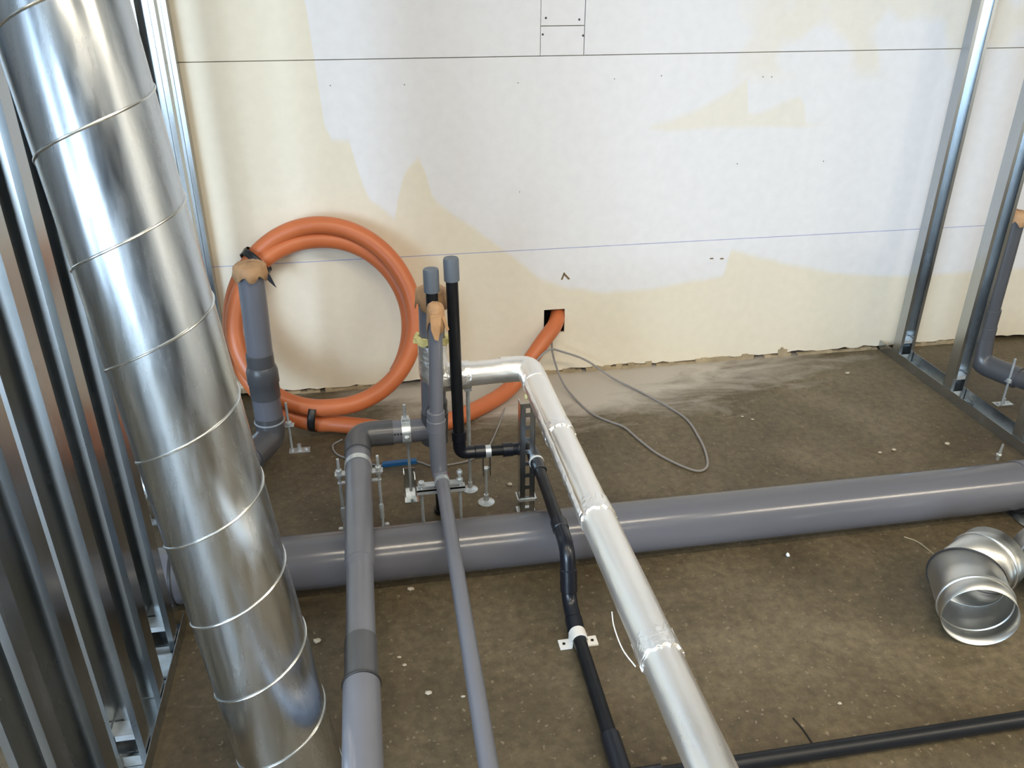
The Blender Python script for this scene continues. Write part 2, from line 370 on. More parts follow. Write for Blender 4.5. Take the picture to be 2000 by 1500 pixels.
# torn strips of board facing along the wall foot
g = MB()
for x0, x1, h in ((0.64, 0.80, .018), (0.82, 1.10, .022), (1.12, 1.30, .012), (1.29, 1.55, .026), (1.60, 1.72, .014), (1.66, 1.70, .04), (1.75, 2.12, .012), (-0.50, -0.25, .012), (-0.23, 0.02, .016), (2.3, 2.6, .02)):
    n = max(4, int((x1 - x0) / .025)); 
    for i in range(n):
        a = x0 + (x1 - x0) * i / n; c = x0 + (x1 - x0) * (i + 1) / n
        g.box((a, -0.004 - random.random() * .004, 0.0), (c, 0.012, h * random.uniform(0.45, 1.1)))
o = g.build('torn_board_scraps', 'scrap', smooth=False); o['kind'] = 'stuff'; tag(o, 'ragged brown strips of torn board along the foot of the white wall', 'scraps')
# far room shell
struct(MB().box((-4.6, -8, 0), (-4.5, 0.3, 3)).build('wall_left', 'room', smooth=False))
struct(MB().box((5.5, -8, 0), (5.6, 0.3, 3)).build('wall_right', 'roomlight', smooth=False))
struct(MB().box((-4.6, -8.1, 0), (5.6, -8, 3)).build('wall_rear', 'rear', smooth=False))

# ================================================================== STUD FRAMES
def stud(name, label, x0, x1, y0, y1, ztop=2.96, group=None, clip=True, clipz=0.095):
    """lipped C channel standing in a track; web on the far side (y1), mouth towards the room (y0)"""
    m = MB(); t = 0.0016; z0 = 0.003
    def slab(a, b, c, d): m.box((a, c, z0), (b, d, ztop))
    slab(x0, x1, y1 - t, y1)
    for s in (0, 1):
        xa, xb = (x0, x0 + t) if s == 0 else (x1 - t, x1)
        slab(xa, xb, y0, y1 - t)
        la, lb_ = (x0 + t, x0 + 0.013) if s == 0 else (x1 - 0.013, x1 - t)
        slab(la, lb_, y0, y0 + t)
    xm = (x0 + x1) / 2
    m.box((xm - .008, y1 - t - .003, z0), (xm + .008, y1 - t, ztop))
    o = m.build(name, 'zinc', smooth=False); tag(o, label, 'stud', group)
    if clip:
        c = MB(); c.box((x0 + .004, y0 + .004, clipz), (x1 - .004, y1 - .004, clipz + .0025)); c.box((x0 + .014, y0 + .002, clipz - .012), (x1 - .014, y0 + .0045, clipz + .0025))
        c.build('spacer_clip', 'bolt', o, smooth=False)
        MB().box((x0 + .004, y0 + .006, 0.003), (x1 - .004, y0 + .008, 0.030)).build('base_clip', 'bolt', o, smooth=False)
    return o
def track(name, label, x0, x1, y0, y1):
    m = MB(); t = 0.0016; e = 0.0022
    m.box((x0 - e, y0, 0.0003), (x1 + e, y1, 0.0003 + t)); m.box((x0 - e - t, y0, 0.0003), (x0 - e, y1, 0.042)); m.box((x1 + e, y0, 0.0003), (x1 + e + t, y1, 0.042))
    return tag(m.build(name, 'zinc', smooth=False), label, 'track')
LX0, LX1 = -0.610, -0.545
RX0, RX1 = 2.130, 2.195
lt = track('floor_track', 'galvanised floor track under the left studs, nearest camera', LX0, LX1, -2.75, -1.245)
track('floor_track', 'short galvanised floor track on the left between large pipe and back wall', LX0, LX1, -1.06, -0.002)
rt_ = track('floor_track', 'galvanised floor track on the right running from the white wall', RX0, RX1, -1.065, -0.004)
track('floor_track', 'galvanised floor track on the right beyond the large pipe by the duct elbows', RX0, RX1, -2.4, -1.25)
gl = 'left partition studs'; gr = 'right partition studs'
LS = ((-1.36, 'galvanised stud touching the left edge of the spiral duct low down', 1),
      (-1.525, 'dark half-hidden galvanised stud just behind the second bright stud left of the duct', 0),
      (-1.672, 'second bright galvanised stud to the left of the spiral duct', 1),
      (-1.845, 'dark galvanised stud third in line toward the camera, left edge', 0),
      (-1.985, 'galvanised stud cut by the left edge of the picture, lower corner', 1),
      (-2.15, 'galvanised stud nearest the camera in the lower left corner', 0),
      (-0.93, 'galvanised stud hidden behind the middle of the spiral duct', 0))
for y, lab, c in LS: stud('steel_stud', lab, LX0, LX1, y, y + 0.045, group=gl, clip=bool(c))
stud('steel_stud', 'galvanised stud between spiral duct top and the stud fixed to white wall', LX0, LX1, -0.325, -0.28, group=gl)
stud('steel_stud', 'slim galvanised stud fixed against the white wall at left, above the hose coil', LX0 - .022, LX1 - .022, -0.05, -0.003, group=gl)
stud('steel_stud', 'galvanised stud on the right standing closest to the white wall', RX0, RX1, -0.140, -0.093, group=gr)
stud('steel_stud', 'second galvanised stud from the white wall on the right, before the taped pipe', RX0, RX1, -0.480, -0.432, group=gr)
stud('steel_stud', 'third galvanised stud from the white wall, cut by right edge of picture', RX0, RX1, -0.862, -0.815, group=gr)
b = MB(); b.box((-0.607, -1.43, 0.004), (-0.548, -1.385, 0.010)); b.box((-0.607, -1.385, 0.004), (-0.548, -1.381, 0.034))
b.build('joint_plate', 'bolt', lt, smooth=False)

# ================================================================== SPIRAL DUCT leaning on the left studs
DA = V((-0.126, 0.133, 1.02)).normalized(); D0 = V((-0.384, -1.636, 1.287)); D0 = D0 - DA * ((1.287 - 0.020) / DA.z); DL = 1.86; DR = 0.0925
du = thing('spiral_duct', 'wide galvanised spiral duct leaning against the left studs', 'duct', D0)
qrot = V((0, 0, 1)).rotation_difference(DA)
body = MB(); n = 96
pr = [(DL * i / 24, DR) for i in range(25)]
body.prof(D0, D0 + DA, pr + [(DL, DR - .0012)] + [(DL * (24 - i) / 24, DR - .0012) for i in range(25)] + [(0, DR)], n=n, caps=False)
bo = body.build('duct_body', 'duct', du)
bo.data.materials[0] = M['duct']
PITCHD = 0.160; ph0 = -0.2
uax = qrot @ V((1, 0, 0)); vax = qrot @ V((0, 1, 0))
pts = []; turns = DL / PITCHD; N_ = int(turns * 48)
for i in range(N_ + 1):
    a = 2 * PI * i / 48; s = PITCHD * i / 48
    if s > DL - .006 or s < .006: continue
    pts.append(D0 + DA * s + (uax * math.cos(a + 4.55) + vax * math.sin(a + 4.55)) * (DR + .0004))
MB().tube(pts, 0.0022, n=8).build('spiral_seam', 'seam', du)['label'] = 'bright raised lock seam winding round the duct'

# ================================================================== PIPES
def sleeve(p0, p1, r, ch=.002, n=32): 
    L_ = (V(p1) - V(p0)).length
    return MB().prof(p0, p1, [(0, r - ch * 1.6), (0, r - ch), (ch, r), (L_ - ch, r), (L_, r - ch), (L_, r - ch * 1.6)], n=n)
# --- large grey pipe across the floor
bp_ = thing('large_grey_pipe', 'large grey plastic drain pipe running across the floor', 'pipe', (0.6, -1.158, 0.0))
BY, BZ, BR = -1.158, 0.0865, 0.0727
MB().prof((-0.60, BY, BZ), (1.87, BY, BZ), [(2.47 * i / 12, BR) for i in range(13)], n=64).build('pipe', 'pvcbig', bp_)
sleeve((-1.9, BY, BZ), (-0.571, BY, BZ), BR + .005, n=48).build('socket', 'pvcbig', bp_)
MB().band((-0.569, BY, BZ), (1, 0, 0), BR, BR + .004, .005, n=48).build('seal_ring', 'ringdark', bp_)
sleeve((1.862, BY, BZ), (3.1, BY, BZ), BR + .004, n=48).build('socket', 'pvcbig', bp_)
# saddle under the right end
ps = thing('pipe_saddle_block', 'dark steel saddle under the right end of the large grey pipe', 'pipe support', (1.86, BY, 0))
m = MB(); m.box((1.84, -1.27, 0.0), (1.90, -1.05, 0.005)); m.band((1.87, BY, BZ), (1, 0, 0), BR + .0042, BR + .0075, .03, PI * .55, PI * 1.45, n=16)
m.build('cradle', 'zinc', ps); 
for y in (-1.262, -1.066): MB().box((1.85, y, 0.005), (1.89, y + .010, 0.075)).build('upright', 'zinc', ps, smooth=False)

# --- thick grey drain: run towards camera, elbow, horizontal leg, riser
TX, TZ = -0.091, 0.222
dr = thing('grey_drain_pipe', 'thick grey drain pipe running to the camera left of the thin one, with rear elbow', 'pipe', (TX, -1.4, 0.0))
AX, AY = 0.139, -0.79; LZ = 0.246
MB().prof((TX, -0.84, TZ + .012), (TX, -1.36, TZ), [(0, .036), (.26, .036), (.52, .036)], n=40).build('pipe', 'pvc', dr)
MB().prof((TX, -1.34, TZ), (TX, -1.80, TZ), [(0, .0318), (.46, .0318)], n=40).build('pipe', 'pvc', dr)
MB().prof((TX, -1.325, TZ), (TX, -1.39, TZ), [(0, .0362), (.03, .0362), (.055, .0326), (.065, .0318)], n=40).build('reducer', 'pvc', dr)
sleeve((TX, -1.615, TZ), (TX, -1.735, TZ), .0345).build('coupling', 'pvcdark', dr)
MB().tube([(TX + .0372 * math.cos(a), -1.736, TZ + .0372 * math.sin(a)) for a in [2 * PI * i / 40 for i in range(40)]], .0026, n=8, closed=True).build('seal_ring', 'ringdark', dr)
sleeve((TX, -1.738, TZ), (TX, -2.75, TZ), .0372).build('pipe', 'pvc', dr)
MB().tube(fillet([(TX, -0.885, TZ + .014), (TX, AY, LZ), (TX + .105, AY, LZ)], .062, 12), .0385, n=40).build('elbow', 'pvcdark', dr)
MB().prof((TX + .09, AY, LZ), (AX, AY, LZ), [(0, .0355), (.14, .0355)], n=40).build('pipe', 'pvc', dr)
for i in range(5):
    MB().cbox((0.010 + i * .009, AY - .0345, LZ + .0105), (.005, .003, .0035)).build('printed_mark', 'dark', dr, smooth=False)
MB().prof((AX - .002, AY, LZ - .045), (AX + .003, AY, .33), [(0, .039), (.002, .0405), (.105, .0405), (.107, .038), (.14, .038)], n=40).build('tee', 'pvcdark', dr)
MB().prof((AX, AY, LZ + .05), (AX + .008, AY, .685), [(0, .0365), (.39, .0365)], n=40).build('riser', 'pvc', dr)
# --- tape cap maker: crumpled cloth tape over a pipe end
def tape_cap(c, r, flaps, parent, drop=.03, n=28, dome=.012):
    m = MB(); rings = [(0, dome), (.55, dome * .9), (.92, dome * .6), (1.06, .002), (1.10, -.4), (1.16, -1.0)]
    fl_ = [0.45 + 0.55 * abs(math.sin(i * flaps * PI / n + random.random() * .6)) for i in range(n)]
    vs = []; 
    for k, (rr, zz) in enumerate(rings):
        for i in range(n):
            a = 2 * PI * i / n; rad = r * (rr + random.uniform(-.03, .05) * (1 if k else 0)); z = zz if k < 4 else zz * drop * fl_[i]
            if k >= 3: rad += r * .10 * fl_[i] * (1 if k == 5 else .5)
            vs.append(V(c) + V((rad * math.cos(a), rad * math.sin(a), z + random.uniform(-.0015, .0015))))
    fs = [(k * n + i, k * n + (i + 1) % n, (k + 1) * n + (i + 1) % n, (k + 1) * n + i) for k in range(len(rings) - 1) for i in range(n)]
    fs.append(tuple(range(n)))
    m.add(vs, fs); o = m.build('tape_cap', 'tape', parent, angle=50)
    so = o.modifiers.new('thick', 'SOLIDIFY'); so.thickness = .0012; so.offset = 1
    return o
tape_cap((AX + .008, AY, .687), .0375, 5, dr, .05)['label'] = 'tan cloth tape sealing the riser top'
# --- thin grey drain
th = thing('thin_grey_pipe', 'thin grey drain pipe with tall taped riser, right of the thick drain', 'pipe', (0.135, -1.4, 0))
TY = -0.975; tz = 0.200
MB().tube([(0.1385, -0.99, tz), (0.128, -2.75, tz - .004)], .0187, n=28).build('pipe', 'pvc', th)
MB().tube(fillet([(0.132, TY, .39), (0.134, TY - .004, tz + .012), (0.1385, -1.002, tz)], .03, 10), [.0240, .0215], n=28).build('elbow', 'pvc', th)
MB().band((0.1378, -0.992, tz + .002), (0, -1, -.06), .0185, .0232, .004, n=28).build('glue_ring', 'red', th)['label'] = 'dark red glue mark round the fitting'
sleeve((0.1315, TY, .345), (0.1322, TY, .382), .0265).build('coupling', 'pvc', th)
sleeve((0.132, TY, .375), (0.1322, TY, .408), .0245).build('coupling', 'pvc', th)
MB().prof((0.1322, TY, .35), (0.1435, TY, .705), [(0, .0187), (.36, .0187)], n=28).build('riser', 'pvc', th)
MB().tube([(0.132 + .0235 * math.cos(a), TY + .0235 * math.sin(a), .346) for a in [2 * PI * i / 28 for i in range(28)]], .002, n=8, closed=True).build('glue_ring', 'ringlight', th)
tc_ = tape_cap((0.1435, TY, .705), .0195, 3, th, .062, 18, .018); tc_['label'] = 'tan cloth tape crumpled over the riser top'
m = MB(); m.add([(0.128, TY - .026, .70), (0.158, TY - .024, .70), (0.152, TY - .031, .655), (0.146, TY - .030, .628), (0.136, TY - .030, .632), (0.128, TY - .030, .66)], [(0, 1, 2, 3, 4, 5)])
m.add([(0.158, TY - .02, .69), (0.166, TY - .012, .69), (0.176, TY - .016, .652), (0.170, TY - .02, .650)], [(0, 1, 2, 3)])
o = m.build('tape_flap', 'tape', th, smooth=False); o.modifiers.new('thick', 'SOLIDIFY').thickness = .002

# --- black water pipe with capped tall riser
bk = thing('black_water_pipe', 'black water pipe with tall grey-capped riser and floor run by insulated pipe', 'pipe', (0.42, -1.3, 0))
RX, RY, RZ = 0.206, -0.85, 0.188
MB().prof((RX, RY, RZ + .02), (RX - .006, RY, .775), [(0, .0168), (.56, .0168)], n=24).build('riser', 'black', bk)
MB().prof((RX - .0055, RY, .735), (RX - .0062, RY, .800), [(0, .0185), (0, .0212), (.058, .0212), (.063, .0195), (.063, .001)], n=28).build('pipe_cap', 'cap', bk)['label'] = 'grey push-on end cap'
fit([(RX, RY, RZ + .075), (RX, RY, RZ), (RX + .075, RY, RZ)], .026, .0195).build('elbow', 'blackfit', bk)
GX = 0.4235
MB().prof((RX + .05, RY, RZ), (GX - .03, RY, RZ - .004), [(0, .0165), (.14, .0165)], n=24).build('leg_pipe', 'black', bk)
fit([(GX - .085, RY, RZ - .002), (GX, RY, RZ - .002), (GX, RY - .085, RZ)], .03, .0195).build('elbow', 'blackfit', bk)
MB().band((GX, RY - .088, RZ), (0, 1, 0), .0165, .0222, .008, n=28).build('white_ring', 'white', bk)['label'] = 'white ring on the elbow socket'
sleeve((GX, RY - .09, RZ), (GX, RY - .14, RZ), .0205, n=26).build('coupling', 'blackfit', bk)
MB().prof((GX, RY - .08, RZ), (GX - .004, -1.285, RZ + .006), [(0, .0165), (.355, .0165)], n=24).build('pipe', 'black', bk)
zr = RZ + .006
fit([(GX - .003, -1.245, zr), (GX - .003, -1.345, zr - .006), (GX - .003, -1.372, zr - .085)], .035, .0195).build('elbow', 'blackfit', bk)
MB().prof((GX - .003, -1.362, zr - .06), (GX - .003, -1.376, .085), [(0, .0165), (.09, .0165)], n=24).build('pipe', 'black', bk)
fit([(GX - .003, -1.369, .105), (GX - .003, -1.385, .055), (GX - .002, -1.455, .0225)], .03, .0195).build('elbow', 'blackfit', bk)
MB().prof((GX - .002, -1.43, .025), (GX - .006, -1.86, .0195), [(0, .0165), (.43, .0165)], n=24).build('pipe', 'black', bk)
sleeve((GX - .005, -1.775, .0215), (GX - .006, -1.89, .0215), .0212, n=26).build('tee', 'blackfit', bk)
sleeve((GX - .03, -1.888, .0215), (GX + .075, -1.888, .0215), .0212, n=26).build('tee', 'blackfit', bk)
MB().prof((GX + .04, -1.888, .0195), (2.6, -1.888, .0195), [(2.14 * i / 6, .0172) for i in range(7)], n=24).build('cross_pipe', 'black', bk)['label'] = 'black pipe lying straight along the floor'
# --- second short black riser behind the thin grey riser
b2 = thing('black_water_riser', 'black riser with grey cap standing directly behind the thin grey riser', 'pipe', (0.140, -0.872, 0))
MB().prof((0.142, -0.878, .004), (0.1435, -0.872, .757), [(0, .022), (.012, .022), (.012, .0165), (.752, .0165)], n=24).build('riser', 'black', b2)
MB().prof((0.1434, -0.872, .715), (0.1436, -0.872, .780), [(0, .0185), (0, .0212), (.058, .0212), (.063, .0195), (.063, .001)], n=28).build('pipe_cap', 'cap', b2)['label'] = 'grey push-on end cap'
# --- white saddle clip
sd = thing('pipe_saddle_clip', 'white plastic saddle clip holding the black pipe to the floor', 'clip', (GX - .002, -1.482, 0))
MB().band((GX - .002, -1.482, .0235), (0, 1, 0), .0175, .0205, .030, -PI * .5, PI * .5, n=20).build('strap', 'white', sd)
for s in (-1, 1):
    cx = GX - .002 + s * .033
    m = MB(); m.box((cx - .015, -1.497, 0.0004), (cx + .015, -1.467, .005)); m.box((min(cx - s * .012, cx - s * .016), -1.497, .005), (max(cx - s * .012, cx - s * .016), -1.467, .026))
    m.build('ear', 'white', sd, smooth=False)
    MB().prof((cx + s * .003, -1.482, .004), (cx + s * .003, -1.482, .0065), [(0, .004), (.002, .004), (.002, .001)], n=12).build('screw', 'dark', sd)

# --- insulated foil pipe
fo = thing('insulated_pipe', 'silver foil-wrapped insulated pipe running from the risers to the camera', 'pipe', (0.43, -1.4, 0))
FX, FY, FZ = 0.429, -0.775, 0.418; FR = .0375
def collar(y0, y1, r, x, n=44):
    m = MB(); vs = []; rg = [(y0, 1.00, .016), (y0, 1.035, .016), ((y0 + y1) / 2, 1.05, .003), (y1, 1.06, .004), (y1, .98, .004)]
    fr = [random.uniform(-1, 1) for _ in range(n)]
    for y, k, jt in rg:
        for i in range(n):
            a = 2 * PI * i / n; rr = r * k * (1 + random.uniform(-.012, .014)); vs.append((x + math.cos(a) * rr, y + fr[i] * jt, FZ + math.sin(a) * rr))
    m.add(vs, [(q * n + i, q * n + (i + 1) % n, (q + 1) * n + (i + 1) % n, (q + 1) * n + i) for q in range(4) for i in range(n)]); return m
def wrinkled(p0, p1, r, seg=20, jit=.012, n=40, lip=True):
    L_ = (V(p1) - V(p0)).length; pr = [(0, r * .90)] if lip else []
    for i in range(seg + 1): pr.append((L_ * i / seg, r * (1 + random.uniform(-.006, .006))))
    if lip: pr += [(L_, r * .90)]
    return MB().prof(p0, p1, pr, n=n, jit=jit)
MB().tube(fillet([(AX + .005, AY, .532), (AX + .004, AY, FZ - .004), (AX + .11, AY + .003, FZ)], .03, 10), .0425, n=36, jit=.025).build('elbow_wrap', 'foiltape', fo)['label'] = 'crumpled bright foil round the elbow'
wrinkled((AX + .09, AY + .004, FZ), (FX - .03, FY, FZ), FR * .97).build('insulation_sleeve', 'foil', fo)
m = MB(); n = 30
vs = []
for k, (rr, zz) in enumerate(((.038, .010), (.049, .012), (.051, -.006), (.040, -.010))):
    for i in range(n):
        a = 2 * PI * i / n; j_ = random.uniform(-.003, .006) * (k in (1, 2))
        vs.append((AX + .005 + math.cos(a) * (rr + j_), AY + math.sin(a) * (rr + j_), .540 + zz + .006 * math.cos(a + 2) + random.uniform(-.005, .004)))
m.add(vs, [(k * n + i, k * n + (i + 1) % n, ((k + 1) % 4) * n + (i + 1) % n, ((k + 1) % 4) * n + i) for k in range(4) for i in range(n)])
m.build('glass_wool_edge', 'foam', fo)['label'] = 'yellow glass wool edge of the insulation'
MB().tube(fillet([(FX - .085, FY, FZ), (FX, FY, FZ), (FX + .001, FY - .105, FZ)], .038, 12), FR * 1.04, n=40, jit=.010).build('elbow_wrap', 'foil', fo)
ys = [-0.86, -1.175, -1.535, -1.945, -2.80]
for i in range(4):
    x0 = FX + .001 + (abs(ys[i]) - .86) * .008; x1 = FX + .001 + (abs(ys[i + 1]) - .86) * .008
    wrinkled((x0, ys[i], FZ), (x1, ys[i + 1] - (.012 if i < 3 else 0), FZ), FR * (1.0 if i % 2 else 1.025), jit=.006).build('insulation_sleeve', 'foil', fo)
    if i:
        collar(ys[i] + .030, ys[i] - .014, FR * 1.03, x0).build('tape_collar', 'foiltape', fo, angle=60)
MB().prof((FX + .001, -.862, FZ), (FX + .001, -.90, FZ), [(0, FR * .98), (0, FR * 1.05), (.03, FR * 1.06), (.03, FR)], n=40, jit=.02).build('tape_collar', 'foiltape', fo)
# crinkled side flap of foil along the left flank of the run
m = MB(); vs = []; fs = []; k = 0
for i in range(41):
    y = -.90 - .65 * i / 40; 
    for a, rr in ((2.65, 1.02), (3.0, 1.07), (3.35, 1.04 + random.random() * .07)):
        vs.append((FX + .002 + math.cos(a) * FR * rr * random.uniform(.995, 1.03), y, FZ + math.sin(a - .35 + random.uniform(-.05, .05)) * FR * rr))
for i in range(40):
    for j in range(2): fs.append((i * 3 + j, i * 3 + j + 1, i * 3 + 4 + j, i * 3 + 3 + j))
m.add(vs, fs); o = m.build('foil_flap', 'foiltape', fo, angle=25); o.modifiers.new('thick', 'SOLIDIFY').thickness = .0008
MB().tube(spline([(FX - .034, -1.80, FZ - .026), (FX - .041, -1.84, FZ - .026), (FX - .043, -1.90, FZ - .022), (FX - .037, -1.955, FZ - .010)], 6), .0013, n=6).build('loose_strip', 'white', fo)['label'] = 'loose white strip hanging off the foil'
MB().rock((FX - .030, -.905, FZ - .026), .013, (.6, 1, .9)).build('torn_insulation', 'foam', fo)['label'] = 'yellow insulation showing through torn foil'

# --- left stack pipe
st = thing('grey_stack_pipe', 'grey vertical stack pipe with tan tape on top before the orange coil', 'pipe', (-0.40, -0.37, 0))
SX, SY = -0.388, -0.450; SXT = -0.378
MB().prof((SX, SY, .30), (SXT, SY, .672), [(0, .0405), (.372, .0405)], n=40).build('riser', 'pvc', st)
sleeve((SX, SY, .335), (SX, SY, .383), .0435).build('coupling', 'pvcdark', st)
MB().prof((SX, SY, .226), (SX, SY, .342), [(0, .046), (0, .0478), (.050, .0478), (.054, .0505), (.094, .0505), (.110, .046), (.116, .042)], n=40).build('coupling', 'pvcdark', st)
MB().prof((SX, SY, .12), (SX, SY, .23), [(0, .0455), (.108, .0455), (.11, .046)], n=40).build('socket', 'pvc', st)
MB().tube([(SX + .0470 * math.cos(a), SY + .0470 * math.sin(a), .135) for a in [2 * PI * i / 36 for i in range(36)]], .0035, n=8, closed=True).build('seal_ring', 'ringlight', st)
MB().tube(fillet([(SX, SY, .15), (SX, SY - .008, .078), (-0.445, -0.575, .072)], .075, 14), .0465, n=36).build('elbow', 'pvcdark', st)
MB().tube(fillet([(-0.425, -0.53, .074), (-0.485, -0.66, .074), (-1.4, -0.735, .095)], .12, 12), .0405, n=36).build('low_pipe', 'pvc', st)
tape_cap((SXT, SY, .674), .043, 7, st, .040, 32)['label'] = 'tan cloth tape sealing the pipe end'

# --- grey pipe behind right studs
rs = thing('grey_bent_pipe', 'grey bent pipe with tan tape behind the right studs', 'pipe', (2.27, -0.45, 0))
QX, QY = 2.258, -0.42
MB().prof((QX, QY, .20), (QX - .004, QY, .705), [(0, .0335), (.505, .0335)], n=36).build('riser', 'pvcdark', rs)  # darker grey puts the shade behind the studs into the pipe colour
sleeve((QX, QY, .27), (QX, QY, .345), .0375).build('coupling', 'pvcdark', rs)
sleeve((QX, QY, .20), (QX, QY, .275), .040).build('coupling', 'pvcdark', rs)
MB().tube(fillet([(QX, QY, .225), (QX + .004, QY - .01, .125), (QX + .075, QY - .14, .115)], .07, 12), .041, n=36).build('elbow', 'pvcdark', rs)
MB().tube([(QX + .045, QY - .09, .116), (QX + .30, QY - .55, .115)], .0345, n=36).build('low_pipe', 'pvcdark', rs)  # same darkened grey, shade carried by the colour
tape_cap((QX - .004, QY, .706), .036, 6, rs, .04)['label'] = 'tan cloth tape sealing the pipe end'

# ================================================================== SUPPORTS
def rod_mb(x, y, z0, z1, r=.0046):
    m = MB(); k = max(2, int((z1 - z0) / .004)); m.prof((x, y, z0), (x, y, z1), [((z1 - z0) * i / k, r if i % 2 else r * .86) for i in range(k + 1)], n=10); return m
def nut_mb(x, y, z, r=.0095, h=.008): return MB().prof((x, y, z - h / 2), (x, y, z + h / 2), [(0, r * .4), (0, r * .9), (.001, r), (h - .001, r), (h, r * .9), (h, r * .4)], n=6)
def foot_plate(x, y, sx, sy, root, ux=True):
    m = MB(); m.box((x - sx / 2, y - sy / 2, .0004), (x + sx / 2, y + sy / 2, .004)); m.prof((x, y, .004), (x, y, .026), [(0, .009), (.004, .0075), (.022, .0065)], n=14)
    o = m.build('foot_plate', 'bolt', root)
    for s in (-1, 1):
        sc = MB().prof((x + s * sx * .33, y, .004), (x + s * sx * .33, y, .010), [(0, .006), (.004, .006), (.006, .003)], n=10).build('anchor_screw', 'bolt', o)
    return o
def disc_foot(x, y, root, r=.024):
    return MB().prof((x, y, .0004), (x, y, .03), [(0, r), (.003, r), (.006, r * .8), (.010, r * .35), (.03, r * .28)], n=24).build('foot_disc', 'bolt', root)
# pair of rods with a band over the thick drain
s1 = thing('pipe_stand', 'two-legged zinc pipe stand with strap over the thick grey drain pipe', 'pipe stand', (TX, -0.93, 0), 'zinc pipe stands')
yy = -0.942
for x, sgn in ((-0.036, 1), (-0.146, -1)):
    foot_plate(x + sgn * .012, yy, .075, .034, s1)
    rod_mb(x, yy, .02, .262).build('rod', 'bolt', s1)
    MB().prof((x, yy, .045), (x, yy, .10), [(0, .0045), (.004, .0072), (.05, .0072), (.055, .0045)], n=8).build('turnbuckle', 'bolt', s1)
    for z in (.205, .222): nut_mb(x, yy, z).build('nut', 'bolt', s1)
    m = MB(); e = (TX + sgn * .036, x + sgn * .012); m.box((min(e), yy - .012, .211), (max(e), yy + .012, .2145)); m.build('ear', 'bolt', s1, smooth=False)
MB().band((TX, yy, TZ + .010), (0, 1, 0), .0365, .0385, .022, -PI * .55, PI * .55, n=28).build('strap', 'bolt', s1)
m = MB(); m.box((-0.152, yy - .006, .180), (-0.030, yy + .006, .184)); m.build('cross_bar', 'bolt', s1, smooth=False)
# stand on thin drain
s2 = thing('pipe_stand', 'two-legged zinc pipe stand with cross bar under the thin grey pipe', 'pipe stand', (0.136, -1.018, 0), 'zinc pipe stands')
yy = -1.012
for x in (0.080, 0.188):
    rod_mb(x, yy, .003, .236 if x > .1 else .205).build('rod', 'bolt', s2); disc_foot(x, yy, s2, .020)
    for z in (.175, .203): nut_mb(x, yy, z).build('nut', 'bolt', s2)
m = MB(); m.box((0.066, yy - .012, .180), (0.202, yy + .012, .184)); m.box((.066, yy - .012, .170), (.202, yy - .0095, .184)); m.build('cross_bar', 'bolt', s2, smooth=False)
m = MB(); m.band((0.138, yy, tz), (0, 1, 0), .0192, .0215, .022, -PI * .5, PI * .5, n=22); m.box((.070, yy - .011, .194), (.119, yy + .011, .197)); m.box((.157, yy - .011, .194), (.196, yy + .011, .197)); m.build('strap', 'bolt', s2)
nut_mb(.188, yy, .226, .0085, .01).build('nut', 'bolt', s2)
# stand of the horizontal leg
s3 = thing('pipe_stand', 'single zinc pipe stand with block clamp on the horizontal leg before the coil', 'pipe stand', (0.055, -0.79, 0), 'zinc pipe stands')
m = MB(); m.box((.034, -.815, .0004), (.078, -.765, .004)); m.box((.036, -.800, .004), (.039, -.775, .095)); m.box((.036, -.7765, .004), (.072, -.7735, .105)); m.box((.069, -.800, .004), (.072, -.775, .075)); m.build('foot_channel', 'zinc', s3, smooth=False)
rod_mb(.056, -.79, .03, .212).build('rod', 'bolt', s3); rod_mb(.052, -.79, .288, .335).build('rod', 'bolt', s3)
MB().band((.053, AY, LZ), (1, 0, 0), .0358, .0392, .026, n=30).build('clamp_ring', 'bolt', s3)
for b0, b1 in (((.040, AY - .043, LZ - .012), (.066, AY - .038, LZ + .016)), ((.042, AY - .012, LZ + .037), (.064, AY + .012, LZ + .046))): MB().box(b0, b1).build('clamp_block', 'bolt', s3, smooth=False)
nut_mb(.053, AY - .044, LZ, .008, .008).build('nut', 'bolt', s3)
# stand of the black pipe leg
s4 = thing('pipe_stand', 'short zinc pipe stand with round foot under the black pipe leg', 'pipe stand', (0.286, RY, 0), 'zinc pipe stands')
disc_foot(.284, RY, s4, .026); rod_mb(.285, RY, .01, .13).build('rod', 'bolt', s4)
m = MB(); m.box((.274, RY - .012, .105), (.277, RY + .012, .172)); m.box((.295, RY - .012, .105), (.298, RY + .012, .172)); m.build('yoke', 'zinc', s4, smooth=False)
MB().band((.286, RY, RZ - .002), (1, 0, 0), .0170, .0192, .028, n=24).build('strap', 'bolt', s4); nut_mb(.2855, RY, .125).build('nut', 'bolt', s4)
# stand of the foil pipe
s5 = thing('pipe_stand', 'tall thin zinc rod stand rising to the foil pipe behind black riser', 'pipe stand', (0.243, -0.772, 0), 'zinc pipe stands')
disc_foot(.244, -.772, s5, .024); MB().prof((.244, -.772, .01), (.244, -.772, .23), [(0, .0048), (.22, .0048)], n=12).build('rod', 'bolt', s5)
MB().prof((.244, -.772, .18), (.244, -.772, .362), [(0, .0062), (.182, .0062)], n=12).build('tube', 'bolt', s5)
m = MB(); m.cbox((.244, -.772, .368), (.022, .022, .018)); m.band((.244, -.775, FZ), (1, 0, 0), .0385, .0405, .02, PI * .6, PI * 1.4, n=14); m.build('cradle', 'bolt', s5)
